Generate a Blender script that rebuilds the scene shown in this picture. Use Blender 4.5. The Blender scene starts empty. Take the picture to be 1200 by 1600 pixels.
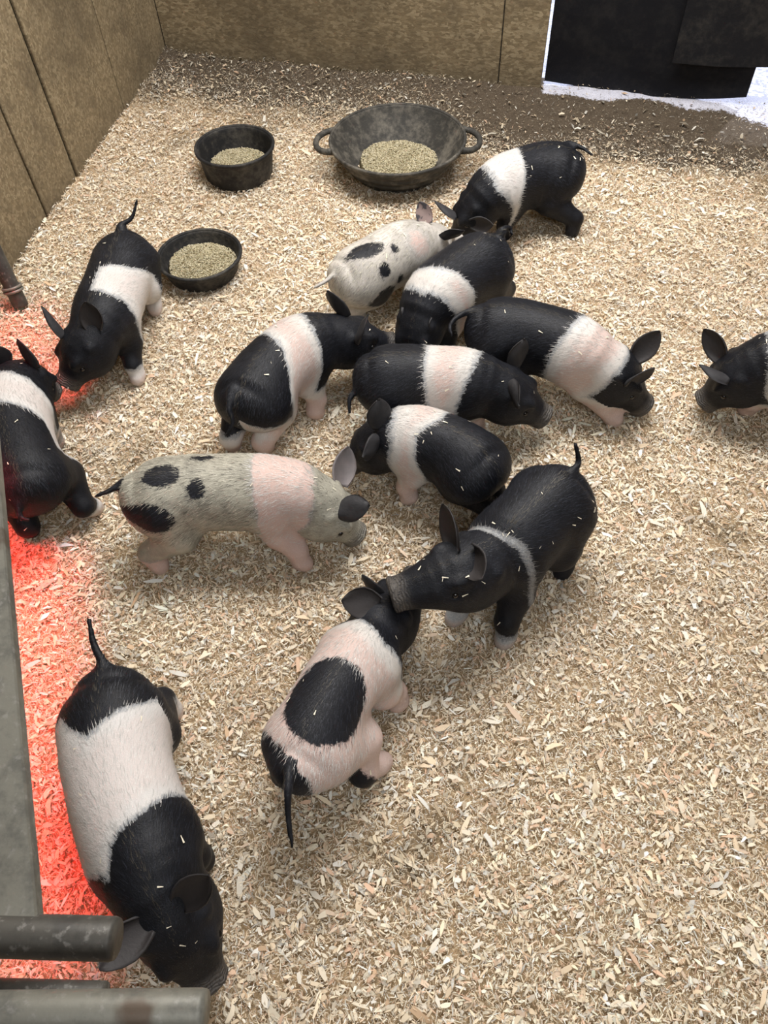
import bpy, math, random
import numpy as np
from mathutils import Vector, Matrix
from mathutils.bvhtree import BVHTree

rng = np.random.default_rng(7)
random.seed(7)
sc = bpy.context.scene
col = sc.collection

# ------------------------------------------------------------------ camera
FPX, NADIR, CAM_H = 1200.0, (645.0, 1670.0), 1.7
dn = np.array([NADIR[0] - 600, -(NADIR[1] - 800), -FPX]); dn /= np.linalg.norm(dn)
UPC = -dn
FW = np.array([0, 0, -1.0]); FW = FW - FW.dot(UPC) * UPC; FW /= np.linalg.norm(FW)
RT = np.cross(FW, UPC)
R = np.array([RT, FW, UPC])            # world = R @ camera
CAMP = np.array([0, 0, CAM_H])
cd = bpy.data.cameras.new('camera'); cam = bpy.data.objects.new('camera', cd); col.objects.link(cam)
cam.matrix_world = Matrix([[*R[0], 0], [*R[1], 0], [*R[2], CAM_H], [0, 0, 0, 1]])
cd.sensor_fit = 'VERTICAL'; cd.sensor_height = 24; cd.lens = FPX / 1600 * 24; cd.clip_start = 0.02
cd.dof.use_dof = False
sc.camera = cam

# ------------------------------------------------------------------ light and exposure
sc.view_settings.view_transform = 'Standard'; sc.view_settings.look = 'None'
sc.view_settings.gamma = 1; sc.view_settings.use_curve_mapping = False
sc.view_settings.exposure = 0.0
sc.cycles.max_bounces = 5; sc.cycles.diffuse_bounces = 3
w = bpy.data.worlds.new('sky'); sc.world = w; w.use_nodes = True
bg = w.node_tree.nodes['Background']; bg.inputs[0].default_value = (0.74, 0.80, 1.0, 1); bg.inputs[1].default_value = 1.9

def lamp(name, kind, loc, target, energy, color, size=1.0, size_y=None, **k):
    l = bpy.data.lights.new(name, kind); l.energy = energy; l.color = color
    if kind == 'AREA':
        l.shape = 'RECTANGLE'; l.size = size; l.size_y = size_y or size
    for a, b in k.items(): setattr(l, a, b)
    o = bpy.data.objects.new(name, l); col.objects.link(o); o.location = loc
    o.rotation_euler = (Vector(target) - Vector(loc)).to_track_quat('-Z', 'Y').to_euler()
    return o
lamp('barn_light', 'AREA', (0.40, 2.5, 3.0), (0.35, 2.0, 0), 185, (1.0, 0.975, 0.95), 2.2, 1.5)
lamp('front_fill', 'AREA', (0.6, -0.9, 3.0), (0.5, 0.2, 0), 58, (0.95, 0.975, 1.0), 2.6, 1.2)  # added fill lamp that brightens the foreground, no fixture there
az_ = math.radians(40); el_ = math.radians(34)      # low sun behind the doorway
lamp('sunlight', 'SUN', (3, 8, 4), (3 - math.sin(az_), 8 - math.cos(az_), 4 - math.tan(el_)), 4.5, (0.84, 0.88, 1.0), angle=0.03)
for hx, hy, ln_, e_, rz_ in ((-0.87, 0.68, 1.15, 3.6, 15), (-1.13, 1.88, 0.5, 0.8, 25)):      # heat lamps over the creep strip along the left side
    h_ = lamp('heat_light', 'AREA', (hx, hy, 0.58), (hx, hy, 0), e_, (1.0, 0.03, 0.025), 0.06, ln_, spread=.75)
    h_.rotation_euler = (0, 0, math.radians(rz_))

# ------------------------------------------------------------------ helpers
def ray(px, py):
    return R @ np.array([px - 600.0, -(py - 800.0), -FPX])
def P(px, py, z=0.0):
    r = ray(px, py); return CAMP + r * ((z - CAM_H) / r[2])
def Pplane(px, py, p0, n):
    r = ray(px, py); return CAMP + r * (np.dot(p0 - CAMP, n) / np.dot(r, n))
def proj(p):
    c = (p - CAMP) @ R
    return np.stack([600 + FPX * c[..., 0] / -c[..., 2], 800 - FPX * c[..., 1] / -c[..., 2]], -1), -c[..., 2]

def mesh_from(name, v, f, mat=None, parent=None, smooth=False):
    me = bpy.data.meshes.new(name)
    v = np.asarray(v, dtype=np.float32)
    if isinstance(f, np.ndarray):
        k = f.shape[1]; n = len(f)
        me.vertices.add(len(v)); me.vertices.foreach_set('co', v.ravel())
        me.loops.add(n * k); me.loops.foreach_set('vertex_index', f.astype(np.int32).ravel())
        me.polygons.add(n); me.polygons.foreach_set('loop_start', np.arange(0, n * k, k, dtype=np.int32))
        try: me.polygons.foreach_set('loop_total', np.full(n, k, dtype=np.int32))
        except Exception: pass
        me.update(calc_edges=True)
    else:
        me.from_pydata([tuple(map(float, a)) for a in v], [], f)
    if smooth: me.polygons.foreach_set('use_smooth', np.ones(len(me.polygons), dtype=bool))
    me.update()
    if mat: me.materials.append(mat)
    o = bpy.data.objects.new(name, me); col.objects.link(o)
    if parent: o.parent = parent
    return o
def empty(name, loc=(0, 0, 0)):
    o = bpy.data.objects.new(name, None); col.objects.link(o); o.location = loc; o.empty_display_size = 0.05; return o
def tag(o, label=None, cat=None, group=None, kind=None):
    if label: o['label'] = label
    if cat: o['category'] = cat
    if group: o['group'] = group
    if kind: o['kind'] = kind
    return o
def fattr(me, name, vals):
    a = me.attributes.new(name, 'FLOAT', 'POINT'); a.data.foreach_set('value', np.asarray(vals, dtype=np.float32))
def cattr(me, name, vals):
    a = me.attributes.new(name, 'FLOAT_COLOR', 'POINT')
    v = np.ones((len(vals), 4), dtype=np.float32); v[:, :3] = vals; a.data.foreach_set('color', v.ravel())

class NT:
    def __init__(s, name):
        s.m = bpy.data.materials.new(name); s.m.use_nodes = True; s.t = s.m.node_tree
        s.b = s.t.nodes['Principled BSDF']
    def n(s, kind, **k):
        nd = s.t.nodes.new(kind)
        for a, b in k.items():
            if a.startswith('i_'):
                key = a[2:]; key = int(key) if key.isdigit() else key.replace('_', ' ')
                s.set(nd.inputs[key], b)
            else: setattr(nd, a, b)
        return nd
    def set(s, sock, v):
        if isinstance(v, bpy.types.NodeSocket): s.t.links.new(v, sock)
        else: sock.default_value = v
    def math(s, op, a, b=0.0, c=None, clamp=False):
        nd = s.t.nodes.new('ShaderNodeMath'); nd.operation = op; nd.use_clamp = clamp
        s.set(nd.inputs[0], a); s.set(nd.inputs[1], b)
        if c is not None: s.set(nd.inputs[2], c)
        return nd.outputs[0]
    def step(s, v, lo, hi):
        nd = s.t.nodes.new('ShaderNodeMapRange'); nd.interpolation_type = 'SMOOTHSTEP'
        s.set(nd.inputs[0], v); nd.inputs[1].default_value = lo; nd.inputs[2].default_value = hi
        return nd.outputs[0]
    def mix(s, f, a, b, mode='MIX'):
        nd = s.t.nodes.new('ShaderNodeMix'); nd.data_type = 'RGBA'; nd.blend_type = mode
        s.set(nd.inputs[0], f)
        for q, v in ((6, a), (7, b)):
            if isinstance(v, tuple) and len(v) == 3: v = (*v, 1)
            s.set(nd.inputs[q], v)
        return nd.outputs[2]
    def noise(s, vec, scale, detail=2, rough=0.5, out=0, **k):
        nd = s.t.nodes.new('ShaderNodeTexNoise')
        if vec is not None: s.t.links.new(vec, nd.inputs['Vector'])
        nd.inputs['Scale'].default_value = scale; nd.inputs['Detail'].default_value = detail; nd.inputs['Roughness'].default_value = rough
        for a, b in k.items(): nd.inputs[a].default_value = b
        return nd.outputs[out]
    def ramp(s, f, stops):
        nd = s.t.nodes.new('ShaderNodeValToRGB'); s.set(nd.inputs[0], f)
        e = nd.color_ramp.elements
        while len(e) < len(stops): e.new(0.5)
        for q, (p, c) in zip(e, stops): q.position = p; q.color = (*c, 1)
        return nd.outputs[0]
    def attr(s, name, out='Fac'):
        nd = s.t.nodes.new('ShaderNodeAttribute'); nd.attribute_name = name; return nd.outputs[out]
    def obj(s):
        return s.t.nodes.new('ShaderNodeTexCoord').outputs['Object']
    def bump(s, h, dist, strength=1.0):
        nd = s.t.nodes.new('ShaderNodeBump'); s.set(nd.inputs['Height'], h)
        nd.inputs['Distance'].default_value = dist; nd.inputs['Strength'].default_value = strength
        s.t.links.new(nd.outputs[0], s.b.inputs['Normal']); return nd
    def out(s, color=None, rough=None, spec=None):
        if color is not None: s.set(s.b.inputs['Base Color'], (*color, 1) if isinstance(color, tuple) and len(color) == 3 else color)
        if rough is not None: s.set(s.b.inputs['Roughness'], rough)
        if spec is not None: s.b.inputs['Specular IOR Level'].default_value = spec
        return s.m

# ------------------------------------------------------------------ pen layout
CORNER = P(262, 88); BACK_R = P(845, 140); LEFT_N = P(22, 432)
ub = BACK_R - CORNER; ub[2] = 0; LB = np.linalg.norm(ub); ub /= LB
ul = LEFT_N - CORNER; ul[2] = 0; LL = np.linalg.norm(ul); ul /= LL
nb = np.array([ub[1], -ub[0], 0]); nb *= np.sign(np.dot(nb, CAMP - CORNER))
nl = np.array([ul[1], -ul[0], 0]); nl *= np.sign(np.dot(nl, CAMP - CORNER))
WALL_H = 3.1

def vnoise(x, y, seed):
    r = np.random.default_rng(seed); s = 0
    for k in range(7):
        a = r.uniform(0, 6.283); f = r.uniform(.6, 1.6); ph = r.uniform(0, 6.283)
        s = s + np.sin((x * math.cos(a) + y * math.sin(a)) * f + ph)
    return s / 3.2
def wall_dist(x, y):
    db = (x - CORNER[0]) * nb[0] + (y - CORNER[1]) * nb[1]
    dl = (x - CORNER[0]) * nl[0] + (y - CORNER[1]) * nl[1]
    return db, dl
def ground(x, y):
    db, dl = wall_dist(x, y)
    h = 0.006 * vnoise(x * 9, y * 9, 1) + 0.004 * vnoise(x * 25, y * 25, 2) + 0.0025 * vnoise(x * 70, y * 70, 3)
    h = h + 0.035 * np.exp(-np.clip(dl, 0, 9) / 0.10) * (db > -0.05)
    h = h + 0.02 * np.exp(-np.clip(db, 0, 9) / 0.12)
    return h - 0.004
def dirt(x, y):
    """0 clean shavings .. 1 bare trampled soil"""
    db, dl = wall_dist(x, y)
    d = np.clip(1.15 - (db + 0.10 * vnoise(x * 5, y * 5, 5) + 0.05 * vnoise(x * 17, y * 17, 6)) / 0.66, 0, 1.0)
    right = np.clip((x - 0.2) / 0.5, 0, 1)
    d = np.clip(d * (0.90 + 0.25 * right), 0, 1)
    n = vnoise(x * 3.1 + 4, y * 3.1, 8) + 0.6 * vnoise(x * 11, y * 11, 9) + .4 * vnoise(x * 31, y * 31, 19)
    patch = np.clip((n - 0.95) / 0.8, 0, 1) * 0.42
    return np.clip(np.maximum(d, patch), 0, 1)

# ------------------------------------------------------------------ materials of the pen
def osb_material(name, base=1.0):
    t = NT(name); co = t.obj(); layers = []
    cur = None
    for k, (rot, sx, sy, sca) in enumerate(((0.2, 1, 3.4, 30), (1.1, 1, 3.8, 27), (2.1, 1, 3.0, 36), (2.8, 1, 4.2, 23), (1.6, 1, 3.2, 44))):
        mp = t.n('ShaderNodeMapping'); t.t.links.new(co, mp.inputs[0]); mp.inputs['Rotation'].default_value = (rot * .9, rot, rot * 1.1); mp.inputs['Scale'].default_value = (sx, sy, sy * .8)
        v = t.n('ShaderNodeTexVoronoi'); t.t.links.new(mp.outputs[0], v.inputs['Vector']); v.inputs['Scale'].default_value = sca
        sp_ = t.n('ShaderNodeSeparateColor', i_0=v.outputs['Color'])
        c = t.ramp(sp_.outputs[0], [(0, (0.11, 0.078, 0.042)), (.5, (0.235, 0.175, 0.10)), (1, (0.46, 0.375, 0.24))])
        sep = sp_.outputs[1]
        if cur is None: cur, hh = c, sep
        else:
            f = t.step(sep, .48, .62); cur = t.mix(f, cur, c); hh = t.math('ADD', t.math('MULTIPLY', hh, .6), t.math('MULTIPLY', sep, .4))
    big = t.noise(co, 1.7, 5, .62); fine = t.noise(co, 60, 3, .6); mid = t.noise(co, 6.5, 4, .65)
    cur = t.mix(0.42, cur, (0.285, 0.225, 0.137))
    cur = t.mix(t.math('MULTIPLY', t.step(mid, .5, .75), .75), cur, (0.15, 0.115, 0.072))
    cur = t.mix(t.math('MULTIPLY', t.step(big, .48, .68), .6), cur, (0.085, 0.066, 0.042))
    cur = t.mix(t.math('MULTIPLY', t.step(big, .44, .3), .45), cur, (0.27, 0.23, 0.15))
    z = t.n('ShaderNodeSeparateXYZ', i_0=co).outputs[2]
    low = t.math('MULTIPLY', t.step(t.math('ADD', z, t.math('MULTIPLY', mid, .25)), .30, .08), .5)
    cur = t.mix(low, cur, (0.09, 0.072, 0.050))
    cur = t.mix(t.math('MULTIPLY', fine, .35), cur, (0.10, 0.08, 0.05))
    t.bump(t.math('ADD', hh, t.math('MULTIPLY', fine, .4)), 0.004, .6)
    return t.out(cur, .82, .25)
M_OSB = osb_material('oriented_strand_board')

def rubber_material(name, dust=0.35, col0=(0.018, 0.018, 0.019)):
    t = NT(name); co = t.obj()
    a = t.noise(co, 9, 5, .65); b = t.noise(co, 45, 4, .7); c = t.noise(co, 220, 2, .6)
    m = t.math('MULTIPLY', t.step(t.math('ADD', t.math('MULTIPLY', a, .6), t.math('MULTIPLY', b, .4)), .44, .68), dust)
    cc = t.mix(m, col0, (0.16, 0.145, 0.12))
    t.bump(t.math('ADD', c, b), .0015, .6)
    return t.out(cc, .62, .22)
M_RUB = rubber_material('dusty_black_rubber', .45)
M_TUB = rubber_material('worn_grey_rubber', .95, (0.040, 0.038, 0.034))
M_MAT = rubber_material('black_stall_rubber', .06, (0.0045, 0.005, 0.0075))

def metal_material(name, c0, c1):
    t = NT(name); co = t.obj()
    a = t.noise(co, 14, 5, .7); b = t.noise(co, 70, 3, .6)
    cc = t.mix(t.step(a, .42, .62), c0, c1)
    cc = t.mix(t.math('MULTIPLY', t.step(b, .55, .72), .5), cc, (0.30, 0.29, 0.27))
    cc = t.mix(t.step(t.noise(co, 5, 4, .7), .6, .7), cc, (0.10, 0.075, 0.055))
    t.b.inputs['Metallic'].default_value = .25
    t.bump(b, .001, .5)
    return t.out(cc, .5, .4)
M_GATE = metal_material('weathered_galvanised_steel', (0.20, 0.195, 0.165), (0.13, 0.128, 0.112))
M_PIPE = metal_material('dirty_dark_steel', (0.085, 0.08, 0.07), (0.055, 0.052, 0.047))

t = NT('trampled_soil'); co = t.obj()
d = t.attr('dirt')
n1 = t.noise(co, 30, 5, .7); n2 = t.noise(co, 160, 3, .6)
c = t.mix(n1, (0.045, 0.034, 0.024), (0.115, 0.088, 0.062)); c = t.mix(t.math('MULTIPLY', t.step(n2, .5, .7), .4), c, (0.20, 0.165, 0.12))
c2 = t.mix(n1, (0.34, 0.235, 0.13), (0.52, 0.39, 0.24))
t.bump(t.math('ADD', n1, n2), .006, .8)
cs = t.mix(t.step(d, .25, .6), c2, c)
M_SOIL = t.out(t.mix(t.step(t.math('ADD', t.attr('door_spill'), t.math('MULTIPLY', t.math('SUBTRACT', t.noise(co, 70, 4, .7), .5), 1.1)), .42, .62), cs, t.mix(n2, (0.30, 0.30, 0.36), (0.74, 0.74, 0.82))), .95, .1)  # pale mix paints daylight spilling in at the doorway, with snow grains
t = NT('snowy_ground'); co = t.obj()
M_OUT = t.out(t.mix(t.step(t.noise(co, 45, 5, .75), .38, .62), (0.40, 0.40, 0.46), (0.86, 0.86, 0.92)), .8, .2)
t = NT('feed_meal_bed'); co = t.obj()
M_FEEDB = t.out(t.mix(t.noise(co, 90, 3, .7), (0.22, 0.175, 0.09), (0.40, 0.34, 0.20)), .9, .1)
def vc_material(name, rough=.75, spec=.25, trans=False):
    t = NT(name); return t.out(t.attr('col', 'Color'), rough, spec)
M_CHIP = vc_material('wood_flakes', .7, .3)
M_HAIR = vc_material('bristle_hair', .5, .25)

# ------------------------------------------------------------------ floor, walls, ceiling
nx, ny = 260, 330
gx = np.linspace(-2.2, 2.9, nx); gy = np.linspace(-.8, 4.4, ny)
X, Y = np.meshgrid(gx, gy, indexing='ij')
Z = ground(X, Y) - 0.006
idx = np.arange(nx * ny).reshape(nx, ny)
F = np.stack([idx[:-1, :-1], idx[1:, :-1], idx[1:, 1:], idx[:-1, 1:]], -1).reshape(-1, 4)
F = F[(wall_dist(X, Y)[0].ravel()[F].min(1) > -.10)]
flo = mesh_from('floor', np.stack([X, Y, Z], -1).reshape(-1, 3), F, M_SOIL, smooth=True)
fattr(flo.data, 'dirt', dirt(X, Y).ravel()); al_ = (X - CORNER[0]) * ub[0] + (Y - CORNER[1]) * ub[1]
spill_ = np.clip(1.0 - (wall_dist(X, Y)[0] - .01 + .03 * vnoise(X * 14, Y * 14, 31)) / np.interp(al_ - LB, [-.05, .1, .8, 1.0, 1.6], [.02, .055, .085, .28, .38]), 0, 1) * np.clip((al_ - LB + .02) / .06, 0, 1)  # daylight spill inside the doorway, put into the soil colour as pale grains
fattr(flo.data, 'door_spill', spill_.ravel())
tag(flo, 'soil floor under the wood shavings', kind='structure')
og = mesh_from('ground', [(-12, -9, -.05), (14, -9, -.05), (14, 26, -.05), (-12, 26, -.05)], [(0, 1, 2, 3)], M_OUT)
tag(og, 'pale bright ground outside the pen', kind='structure')

def box_verts(o, ax, ay, az, x0, x1, y0, y1, z0, z1):
    vs = []
    for x in (x0, x1):
        for y in (y0, y1):
            for z in (z0, z1): vs.append(o + ax * x + ay * y + az * z)
    return vs
BOXF = [(0, 1, 3, 2), (4, 6, 7, 5), (0, 4, 5, 1), (2, 3, 7, 6), (0, 2, 6, 4), (1, 5, 7, 3)]
UZ = np.array([0, 0, 1.0])
def board(name, o, along, normal, a0, a1, z0, z1, th, mat, parent=None, bevel=.003, off=0.0):
    ob = mesh_from(name, box_verts(o, along, normal, UZ, a0, a1, -th + off, off, z0, z1), BOXF, mat, parent)
    me = ob.data
    import bmesh
    bm = bmesh.new(); bm.from_mesh(me); bmesh.ops.recalc_face_normals(bm, faces=bm.faces)
    bmesh.ops.bevel(bm, geom=list(bm.edges), offset=bevel, segments=1, affect='EDGES'); bm.to_mesh(me); bm.free()
    return ob
def along_at(px, py, u, n):
    return float(np.dot(Pplane(px, py, CORNER, n) - CORNER, u))
O0 = np.array([CORNER[0], CORNER[1], 0])
# back wall: backing studs, panels with recessed joints
wb = board('wall_back', O0, ub, nb, -.06, LB - .005, -.05, WALL_H, .03, M_PIPE, off=-.014)
tag(wb, 'oriented strand board back wall of the pen', kind='structure')
s1 = .5 * (along_at(789, 0, ub, nb) + along_at(779, 125, ub, nb))
prev = 0.0
for k, e in enumerate((s1, LB)):
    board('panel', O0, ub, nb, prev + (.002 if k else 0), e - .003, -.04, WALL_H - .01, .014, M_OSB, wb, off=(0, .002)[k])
    prev = e
LWALL = 3.6
wl = board('wall_left', O0, ul, nl, -.06, LWALL, -.05, WALL_H, .03, M_PIPE, off=-.014)
tag(wl, 'oriented strand board left wall of the pen', kind='structure')
sa = .5 * (along_at(150, 40, ul, nl) + along_at(205, 190, ul, nl)); sb_ = .5 * (along_at(18, 0, ul, nl) + along_at(127, 295, ul, nl)); scc = .5 * (along_at(2, 175, ul, nl) + along_at(62, 305, ul, nl))
prev = 0.0
for k, e in enumerate((sa, sb_, scc, LWALL)):
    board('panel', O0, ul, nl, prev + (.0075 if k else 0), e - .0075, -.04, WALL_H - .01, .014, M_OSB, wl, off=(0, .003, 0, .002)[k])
    prev = e
# header over the doorway and the wall beyond it
DOOR_W = 1.15
wr = board('trim_2', O0, ub, nb, LB + DOOR_W, LB + DOOR_W + 2.2, -.05, WALL_H, .03, M_OSB)
tag(wr, 'board wall beyond the doorway', kind='structure')
hd = board('trim_1', O0, ub, nb, LB - .01, LB + DOOR_W + .01, 1.75, WALL_H, .03, M_OSB)
tag(hd, 'board header over the doorway', kind='structure')
for nm_, o_, al_, no_, ln_ in (('wall_right', (3.6, -2.6, 0), (0, 1, 0), (-1, 0, 0), 6.2), ('wall_front', (-3.6, -2.6, 0), (1, 0, 0), (0, 1, 0), 7.2), ('wall_side', (-3.6, -2.6, 0), (0, 1, 0), (1, 0, 0), 6.9)):  # unseen walls added so sky light enters only through the doorway
    tag(board(nm_, np.array(o_, float), np.array(al_, float), np.array(no_, float), 0, ln_, -.05, WALL_H, .03, M_OSB), 'unseen barn wall added to keep sky light out of the pen', kind='structure')
ce = mesh_from('ceiling', box_verts(O0, ub, nb, UZ, -3.4, 5.6, -.05, 7.0, 3.1, 3.14), BOXF, M_OSB)  # unseen ceiling added to block the sun above the pen
tag(ce, 'unseen barn ceiling added to keep sun and sky off the pen', kind='structure')

# hanging rubber mats in the doorway
M_MAT2 = rubber_material('scuffed_stall_rubber', .14, (0.008, 0.0085, 0.011))
def hanging_mat(name, pts_bottom, top_z, off, label, mat=M_MAT):
    """bottom edge from photograph points on the doorway plane; hangs with a slight billow"""
    o0 = CORNER + nb * off
    bl = [Pplane(x, y, o0, nb) for x, y in pts_bottom]
    a = np.array([np.dot(p - CORNER, ub) for p in bl]); zb = np.array([p[2] for p in bl])
    lean = (a.copy(), zb.copy())
    na, nz = 36, 22; vs = []
    for side in (0, 1):
        for i in range(na):
            aa = a[0] + (a[-1] - a[0]) * i / (na - 1); z0 = np.interp(aa, a, zb)
            for j in range(nz):
                z = z0 + (top_z - z0) * j / (nz - 1)
                bil = .012 * math.sin(aa * 5 + 1) * (1 - j / nz) + .006 * math.sin(z * 9 + aa * 3)
                vs.append(O0 + ub * aa + nb * (off + bil + (0 if side else -.012)) + UZ * z)
    fs = []
    def q(s, i, j): return s * na * nz + i * nz + j
    for i in range(na - 1):
        for j in range(nz - 1):
            fs.append((q(1, i, j), q(1, i + 1, j), q(1, i + 1, j + 1), q(1, i, j + 1)))
            fs.append((q(0, i, j), q(0, i, j + 1), q(0, i + 1, j + 1), q(0, i + 1, j)))
    for i in range(na - 1):
        for j in (0, nz - 1):
            fs.append((q(0, i, j), q(0, i + 1, j), q(1, i + 1, j), q(1, i, j)))
    for j in range(nz - 1):
        for i in (0, na - 1):
            fs.append((q(0, i, j), q(1, i, j), q(1, i, j + 1), q(0, i, j + 1)))
    ob = mesh_from(name, vs, fs, mat)
    tag(ob, label, 'rubber mat')
    return ob
hanging_mat('door_curtain', [(850, 128), (940, 143), (1040, 151), (1100, 152), (1166, 149)], 2.0, -.02,
            'wide black rubber mat hanging across the pen doorway')
hanging_mat('door_curtain', [(1050, 97), (1120, 102), (1200, 104), (1290, 106)], 2.0, .028,
            'smaller black rubber flap overlapping in front at upper right of the doorway', M_MAT2)

# ------------------------------------------------------------------ bowls with feed
def lathe(profile, n=64, squash=None):
    vs, fs = [], []
    for (r, z) in profile:
        for k in range(n):
            a = 2 * math.pi * k / n; vs.append((r * math.cos(a), r * math.sin(a), z))
    m = len(profile)
    for i in range(m - 1):
        for k in range(n):
            fs.append((i * n + k, i * n + (k + 1) % n, (i + 1) * n + (k + 1) % n, (i + 1) * n + k))
    fs.append(tuple(range(n))[::-1]) ; fs.append(tuple((m - 1) * n + k for k in range(n)))
    return vs, fs
def tube(pts, rad, n=10, closed=False):
    pts = [np.array(p, float) for p in pts]; m = len(pts); vs, fs = [], []
    rad = rad if hasattr(rad, '__len__') else [rad] * m
    pu = None
    for i, p in enumerate(pts):
        tg = (pts[(i + 1) % m] - pts[i - 1]) if closed else (pts[min(i + 1, m - 1)] - pts[max(i - 1, 0)])
        tg /= np.linalg.norm(tg)
        if pu is None: pu = np.cross(tg, [0.1, 0.2, 0.97])
        pu = pu - pu.dot(tg) * tg; pu /= np.linalg.norm(pu); pv = np.cross(tg, pu)
        for k in range(n):
            a = 2 * math.pi * k / n; vs.append(p + rad[i] * (math.cos(a) * pu + math.sin(a) * pv))
    for i in range(m if closed else m - 1):
        for k in range(n):
            j = (i + 1) % m
            fs.append((i * n + k, i * n + (k + 1) % n, j * n + (k + 1) % n, j * n + k))
    if not closed: fs.append(tuple(range(n))[::-1]); fs.append(tuple((m - 1) * n + k for k in range(n)))
    return vs, fs

def feed(name, label, c, r, z0, tilt, bowlr):
    # heap of crumbled feed: a low mound of small pellets
    n = int(5200 * (r / .14) ** 2)
    th = rng.uniform(0, 6.283, n); rr = r * np.sqrt(rng.uniform(0, 1, n)) * (1 + .05 * np.sin(3 * th + 1))
    x = rr * np.cos(th); y = rr * np.sin(th)
    z = z0 + .016 * (1 - (rr / r) ** 2) + rng.uniform(0, .003, n) + .003 * np.sin(x * 60) * np.cos(y * 50)
    L = rng.uniform(.0022, .0042, n); W = rng.uniform(.0011, .0018, n)
    az = rng.uniform(0, 6.283, n); ti = rng.normal(0, .35, n)
    ax = np.stack([np.cos(az) * np.cos(ti), np.sin(az) * np.cos(ti), np.sin(ti)], -1)
    ay = np.stack([-np.sin(az), np.cos(az), 0 * az], -1); an = np.cross(ax, ay)
    cen = np.stack([x, y, z], -1)
    vs = []
    for s, q in ((-1, 0), (1, 0)):
        for k in range(3):
            a = 2 * math.pi * k / 3 + math.pi / 6
            vs.append(cen + ax * (s * L)[:, None] + (ay * math.cos(a) + an * math.sin(a)) * W[:, None])
    V = np.stack(vs, 1).reshape(-1, 3)
    b = (np.arange(n) * 6)[:, None]
    tri = np.concatenate([b + np.array(t) for t in ((0, 1, 4), (0, 4, 3), (1, 2, 5), (1, 5, 4), (2, 0, 3), (2, 3, 5), (0, 2, 1), (3, 4, 5))], 0)
    base = np.array([[.50, .43, .27], [.62, .55, .37], [.38, .31, .18], [.70, .63, .46], [.46, .42, .27]])
    cc = base[rng.integers(0, 5, n)] * rng.uniform(.8, 1.15, (n, 1))
    ob = mesh_from(name, V, tri, M_CHIP)
    cattr(ob.data, 'col', np.repeat(cc, 6, 0)); ob.location = c
    tag(ob, label, 'animal feed', kind='stuff')
    bv, bf = lathe([(.0005, z0 + .012), (r * .5, z0 + .009), (r * .85, z0 + .001), (r * 1.02, z0 - .008), (.0004, z0 - .012)], 40)
    bed = mesh_from('feed_base', bv, bf, M_FEEDB, ob, True)
    return ob

def bowl(name, label, rimpx, half_w_px, rim_z, base_ratio, feed_lab, feed_ratio, feed_shift=(0, 0), ribs=False, handles=False, mat=M_RUB, feed_z=None):
    c = P(rimpx[0], rimpx[1], rim_z); e = P(rimpx[0] + half_w_px, rimpx[1], rim_z); r = np.linalg.norm(e - c)
    base = np.array([c[0], c[1], float(ground(c[0], c[1])) - .004]); H = rim_z - base[2]
    root = empty(name, base)
    rb = r * base_ratio; th = .009
    prof = [(0.001, 0), (rb * .96, 0), (rb, .006)]
    N = 14 if not ribs else 30
    for i in range(1, N):
        f = i / N; rr = rb + (r - th - rb) * f ** .9
        if ribs: rr += .005 * math.cos(f * math.pi * 2 * 3.5) * (1 if f < .8 else 0)
        prof.append((rr, .006 + (H - .02) * f))
    prof += [(r - .006, H - .016), (r - .001, H - .012), (r + .001, H - .005), (r - .003, H), (r - .010, H - .001), (r - .015, H - .010)]
    for i in range(7, -1, -1):
        f = i / 8; prof.append((rb - th + (r - .015 - rb + th) * f ** .85, .014 + (H - .03) * f))
    prof.append((.001, .013))
    vs, fs = lathe(prof, 88 if ribs else 64)
    mesh_from('body', vs, fs, mat, root, True)
    vs, fs = tube([((r - .005) * math.cos(a), (r - .005) * math.sin(a), H - .004) for a in np.linspace(0, 2 * math.pi, 80, endpoint=False)], .0065, 8, True)
    mesh_from('rim', vs, fs, mat, root, True)
    if handles:
        axis = P(732, 214, rim_z) - P(507, 216, rim_z); axis /= np.linalg.norm(axis); side = np.array([-axis[1], axis[0], 0])
        for s in (-1, 1):
            pts = []
            for k in range(15):
                a = math.pi * (k / 14 - .5)
                w_ = .080 * math.sin(a); o_ = max(math.cos(a), 0) ** .55 * .062
                pts.append(axis * s * (math.sqrt(max((r - .008) ** 2 - w_ ** 2, 0)) + o_ * 1.05 - .004) + side * w_ + UZ * (H - .012 - o_ * .10))
            vs, fs = tube(pts, [.015] + [.0115] * 13 + [.015], 10)
            mesh_from('handle', vs, fs, mat, root, True)
    tag(root, label, 'feed bowl')
    fz = feed_z if feed_z else .022
    frac = (fz - .014) / (H - .03)
    fr = (rb - th + (r - .015 - rb + th) * max(frac, 0) ** .85) * feed_ratio
    feed('feed', feed_lab, (base[0] + feed_shift[0], base[1] + feed_shift[1], base[2]), fr, fz, 0, r)
    return root
bowl('feed_bowl', 'small round black rubber feed bowl at the far left, nearest the corner', (366, 226), 62, .115, .84, 'crumbled tan feed in the small bowl nearest the pen corner', .86, feed_z=.052)
bowl('feed_tub', 'large worn grey rubber tub with two looped handles by the back wall', (621, 214), 108, .135, .62, 'crumbled tan feed spread in the large handled tub', .80, ribs=True, handles=True, mat=M_TUB, feed_z=.045)
bowl('feed_bowl', 'shallow black rubber bowl beside the left piglet with the white side patch', (311, 396), 66, .075, .82, 'crumbled tan feed in the shallow bowl beside the left piglet', .95, feed_z=.036)

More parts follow.
